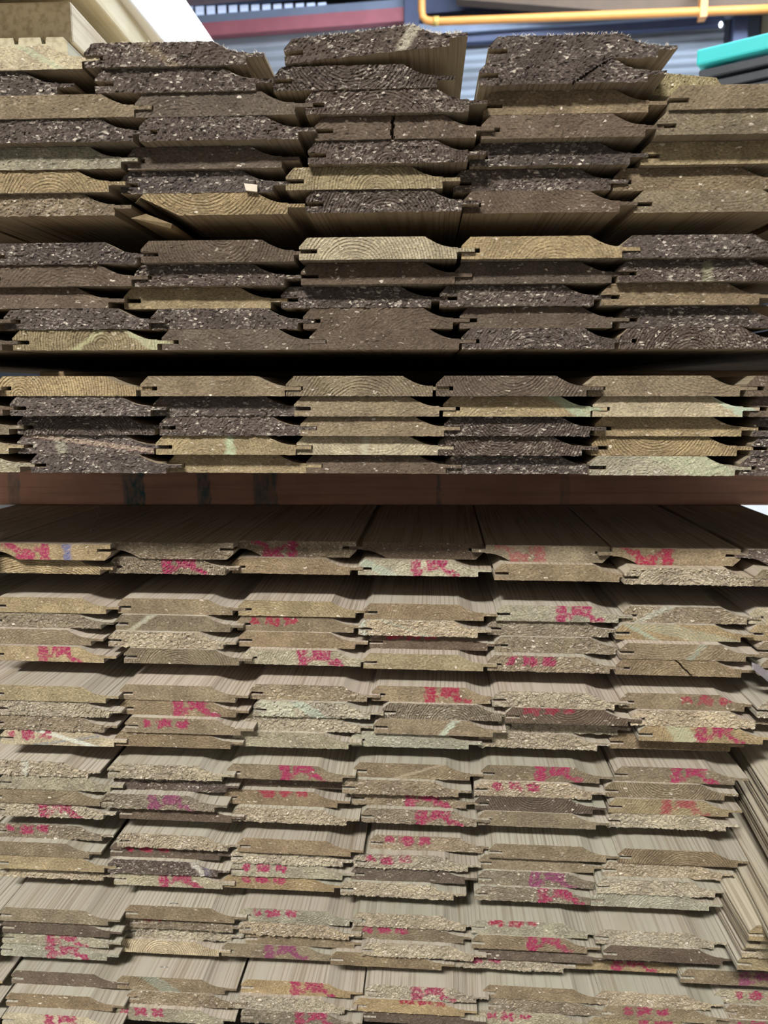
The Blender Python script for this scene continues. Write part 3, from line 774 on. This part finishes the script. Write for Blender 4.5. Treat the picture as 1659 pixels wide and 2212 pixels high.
def on_wall(name, px0, px1, py0, py1, mat, y0, y1, label, cat, xe=0):
    xa, zb_ = loc_back(px0, py1, y0); xb, zt_ = loc_back(px1, py0, y0)
    o = MB().box(xa, xb, y0, y1, min(zb_, zt_), max(zb_, zt_)).build(name, mat)
    o.location = back.location; o.rotation_euler = back.rotation_euler
    if label: tag(o, label, cat)
    return o
xa, za_ = loc_back(250, 300); xb, zb_ = loc_back(872, 60)
V, Fc = corrugated(xa, xb, .3, loc_back(640, 58)[1])
o = link_mesh('sheet', V, Fc, M_SHEET, back)
xa2, _ = loc_back(905, 100); xb2, _ = loc_back(1562, 100)
V, Fc = corrugated(xa2, xb2, .3, loc_back(1200, 66)[1], .06, .010)
link_mesh('sheet', V, Fc, M_SHEET2, back)
tag(back, 'blurred pale corrugated sheet wall across the back of the shed', 'wall cladding')
M_RED = plain_material('faded_red_paint', srgb(200, 122, 132), .6, var=.3)
M_BLUEG = plain_material('blue_grey_steel', srgb(150, 165, 190), .6, var=.3)
M_DARKST = plain_material('dark_steel', srgb(92, 102, 134), .6, var=.3)
M_BROWN = plain_material('dusty_brown_steel', srgb(176, 150, 146), .7, var=.3)
M_PANE = glow_material('daylit_pane', (.55, .66, .90, 1), .85)
on_wall('wall_rail', 250, 872, 45, 64, M_RED, -.10, -.03, 'blurred faded red rail along the back wall', 'rail')
on_wall('cladding_strip', 250, 872, 41, 47, M_BLUEG, -.05, -.01, 'blue grey strip above the red rail', 'cladding strip')
M_BLUED = plain_material('dim_translucent_sheet', srgb(120, 138, 170), .6, var=.2)
strip = on_wall('window_band', 250, 885, -60, 30, M_BLUED, .0, .02, 'row of small blue window panes above the red rail', 'window')
xp, zp0 = loc_back(400, 44); _, zp1 = loc_back(400, 17)
for k in range(19):
    a, _ = loc_back(352+24*k, 30); b_, _ = loc_back(352+24*k+17, 30)
    if 352+24*k < 700:
        zk0 = loc_back(352+24*k, 42-.03*24*k)[1]; zk1 = loc_back(352+24*k, 18-.03*24*k)[1]
        p = MB().box(a, b_, -.012, -.001, zk0, zk1).build('pane', M_PANE, strip)
on_wall('wall_beam', 250, 695, -60, 11, M_BROWN, -.16, -.06, 'dusty brown horizontal beam above the window panes', 'beam')
on_wall('wall_post', 872, 906, -120, 420, M_DARKST, -.14, .02, 'dark steel post left of the orange pipe', 'post')
on_wall('wall_post', 1562, 1618, 28, 420, M_DARKST, -.10, .02, 'dark steel post near the right edge of the back wall', 'post')
on_wall('wall_girder', 906, 1600, 26, 52, M_BLUEG, -.12, -.02, 'blue grey girder just below the orange pipe', 'girder')
on_wall('wall_girder', 906, 1562, 52, 64, M_DARKST, -.08, -.02, 'thin dark girder edge above the grey corrugated sheets', 'girder')
on_wall('wall_panel', 906, 1250, -160, 30, M_DARKST, .0, .02, 'dark blue panel behind the orange pipe', 'panel')
on_wall('wall_panel', 1619, 1900, -60, 420, plain_material('olive_brown_board', srgb(92, 80, 58), .7), .0, .03, 'olive brown panel at the far right of back wall', 'panel')
on_wall('brown_panel', 1250, 1700, -160, 30, plain_material('brown_board', srgb(112, 94, 76), .7), -.02, .0, 'brown panel above the orange pipe', 'panel')  # brown panel behind the tan beam
# sloping tan beam above the pipe
M_TAN = plain_material('tan_steel_beam', srgb(112, 92, 72), .6, var=.25)
a = loc_back(985, -2, -.30); b_ = loc_back(1330, 24, -.30); c = loc_back(1700, 16, -.30)
V = [(a[0], -.30, a[1]), (b_[0], -.30, b_[1]), (c[0], -.30, c[1]), (c[0], -.30, c[1]+.6), (a[0], -.30, a[1]+.6)]
V += [(x, -.20, zz) for x, _, zz in V]
o = link_mesh('roof_beam', V, [(0, 1, 2, 3, 4), (9, 8, 7, 6, 5), (0, 5, 6, 1), (1, 6, 7, 2), (2, 7, 8, 3), (3, 8, 9, 4), (4, 9, 5, 0)], M_TAN)
o.location = back.location; o.rotation_euler = back.rotation_euler
tag(o, 'tan haunched roof beam above the orange pipe', 'beam')
# orange pipe
M_ORANGE = plain_material('orange_painted_pipe', srgb(248, 172, 92), .45, var=.12)
def wp(px, py, dy): x, zz = loc_back(px, py, dy); return (x, dy, zz)
pp = [wp(911, -70, -.45), wp(911, -20, -.45), wp(911, 22, -.45), wp(913, 36, -.45), wp(921, 44, -.45), wp(936, 47, -.45)]
for k in range(1, 9): pp.append(wp(936+95*k, 47-3.6*k, -.45))
root = empty('orange_pipe', back.location, wyaw)
V, Fc = tube_geo(pp, .026, 14); link_mesh('pipe', V, Fc, M_ORANGE, root, smooth=True)
xa, zz = loc_back(1518, 20, -.45)
mb = MB().box(xa-.022, xa+.022, -.49, -.41, zz-.06, zz+.16).box(xa-.03, xa+.03, -.48, -.1, zz+.15, zz+.17); o = mb.build('pipe_bracket', M_ORANGE, root)
x2, z2 = loc_back(942, 46, -.45); V, Fc = tube_geo([(x2-.02, -.45, z2), (x2+.02, -.45, z2+.001)], .030, 14); link_mesh('pipe_joint', V, Fc, plain_material('yellow_joint', srgb(240, 200, 110), .4), root, smooth=True)
tag(root, 'orange pipe running down and bending right along the back wall', 'pipe')
# tiny bright lamp
xa, zz = loc_back(1557, 53, -.125)
bpy_l = bpy.data.meshes.new('spot_lamp')
V, Fc = tube_geo([(xa, -.125, zz-.018), (xa, -.125, zz-.012), (xa, -.125, zz), (xa, -.125, zz+.012), (xa, -.125, zz+.018)], [.003, .009, .012, .009, .003], 12)
o = link_mesh('spot_lamp', V, Fc, glow_material('lamp_glow', (.9, .95, 1, 1), 5), smooth=True)
o.location = back.location; o.rotation_euler = back.rotation_euler
tag(o, 'tiny bright white lamp on the dark post, top right', 'lamp')

# stack of dark slats with a turquoise top rail, right edge
tp = empty('dark_slat_crate', (0, 0, 0))
yw = R(-33); D0 = 1.55
q = at_y(1503, 142, D0)
tp.location = (q[0], q[1], EYE+q[2]); tp.rotation_euler = (0, 0, yw)
M_TURQ = plain_material('turquoise_paint', srgb(66, 214, 222), .45, var=.12)
M_SLATE = plain_material('dark_grey_slat', srgb(62, 68, 78), .5, var=.4, scale=30)
o = MB().box(0, 1.3, 0, .05, 0, .028).build('top_rail', M_TURQ, tp); bevel(o, .004)
o = MB().box(0, .05, .05, .9, 0, .028).build('side_rail', M_TURQ, tp)
for k in range(9):
    zz = -.022-.021*k
    o = MB().box(.004, 1.29, .008+.004*(k % 2), .85, zz, zz+.016).build('slat', M_SLATE, tp); bevel(o, .002, 1)
for lx, ly in ((.70, .05), (1.2, .05), (.85, .78), (1.2, .78)):
    MB().box(lx, lx+.06, ly, ly+.06, -(q[2]+EYE), -.19).build('leg', M_DARKST, tp)
tag(tp, 'stack of dark grey slats under a bright turquoise rail, top right', 'crate')
# added white daylight pallet seen through the gap on the right
M_WHITE = plain_material('white_daylight', (.92, .92, .92, 1), .4, var=.03)
day_blk = empty('daylight_block', (1.62, 4.1, 0))  # added box, its white standing in for the daylight beyond the pack
o = MB().box(0, 1.1, 0, .9, .03, .62).build('daylight_box', M_WHITE, day_blk); bevel(o, .012, 3)
for k in range(3): MB().box(.02, 1.08, .02+.38*k, .12+.38*k, 0, .03).build('block_foot', M_LATH, day_blk)
tag(day_blk, 'added white daylight pallet glimpsed at right under the bearer', 'block')
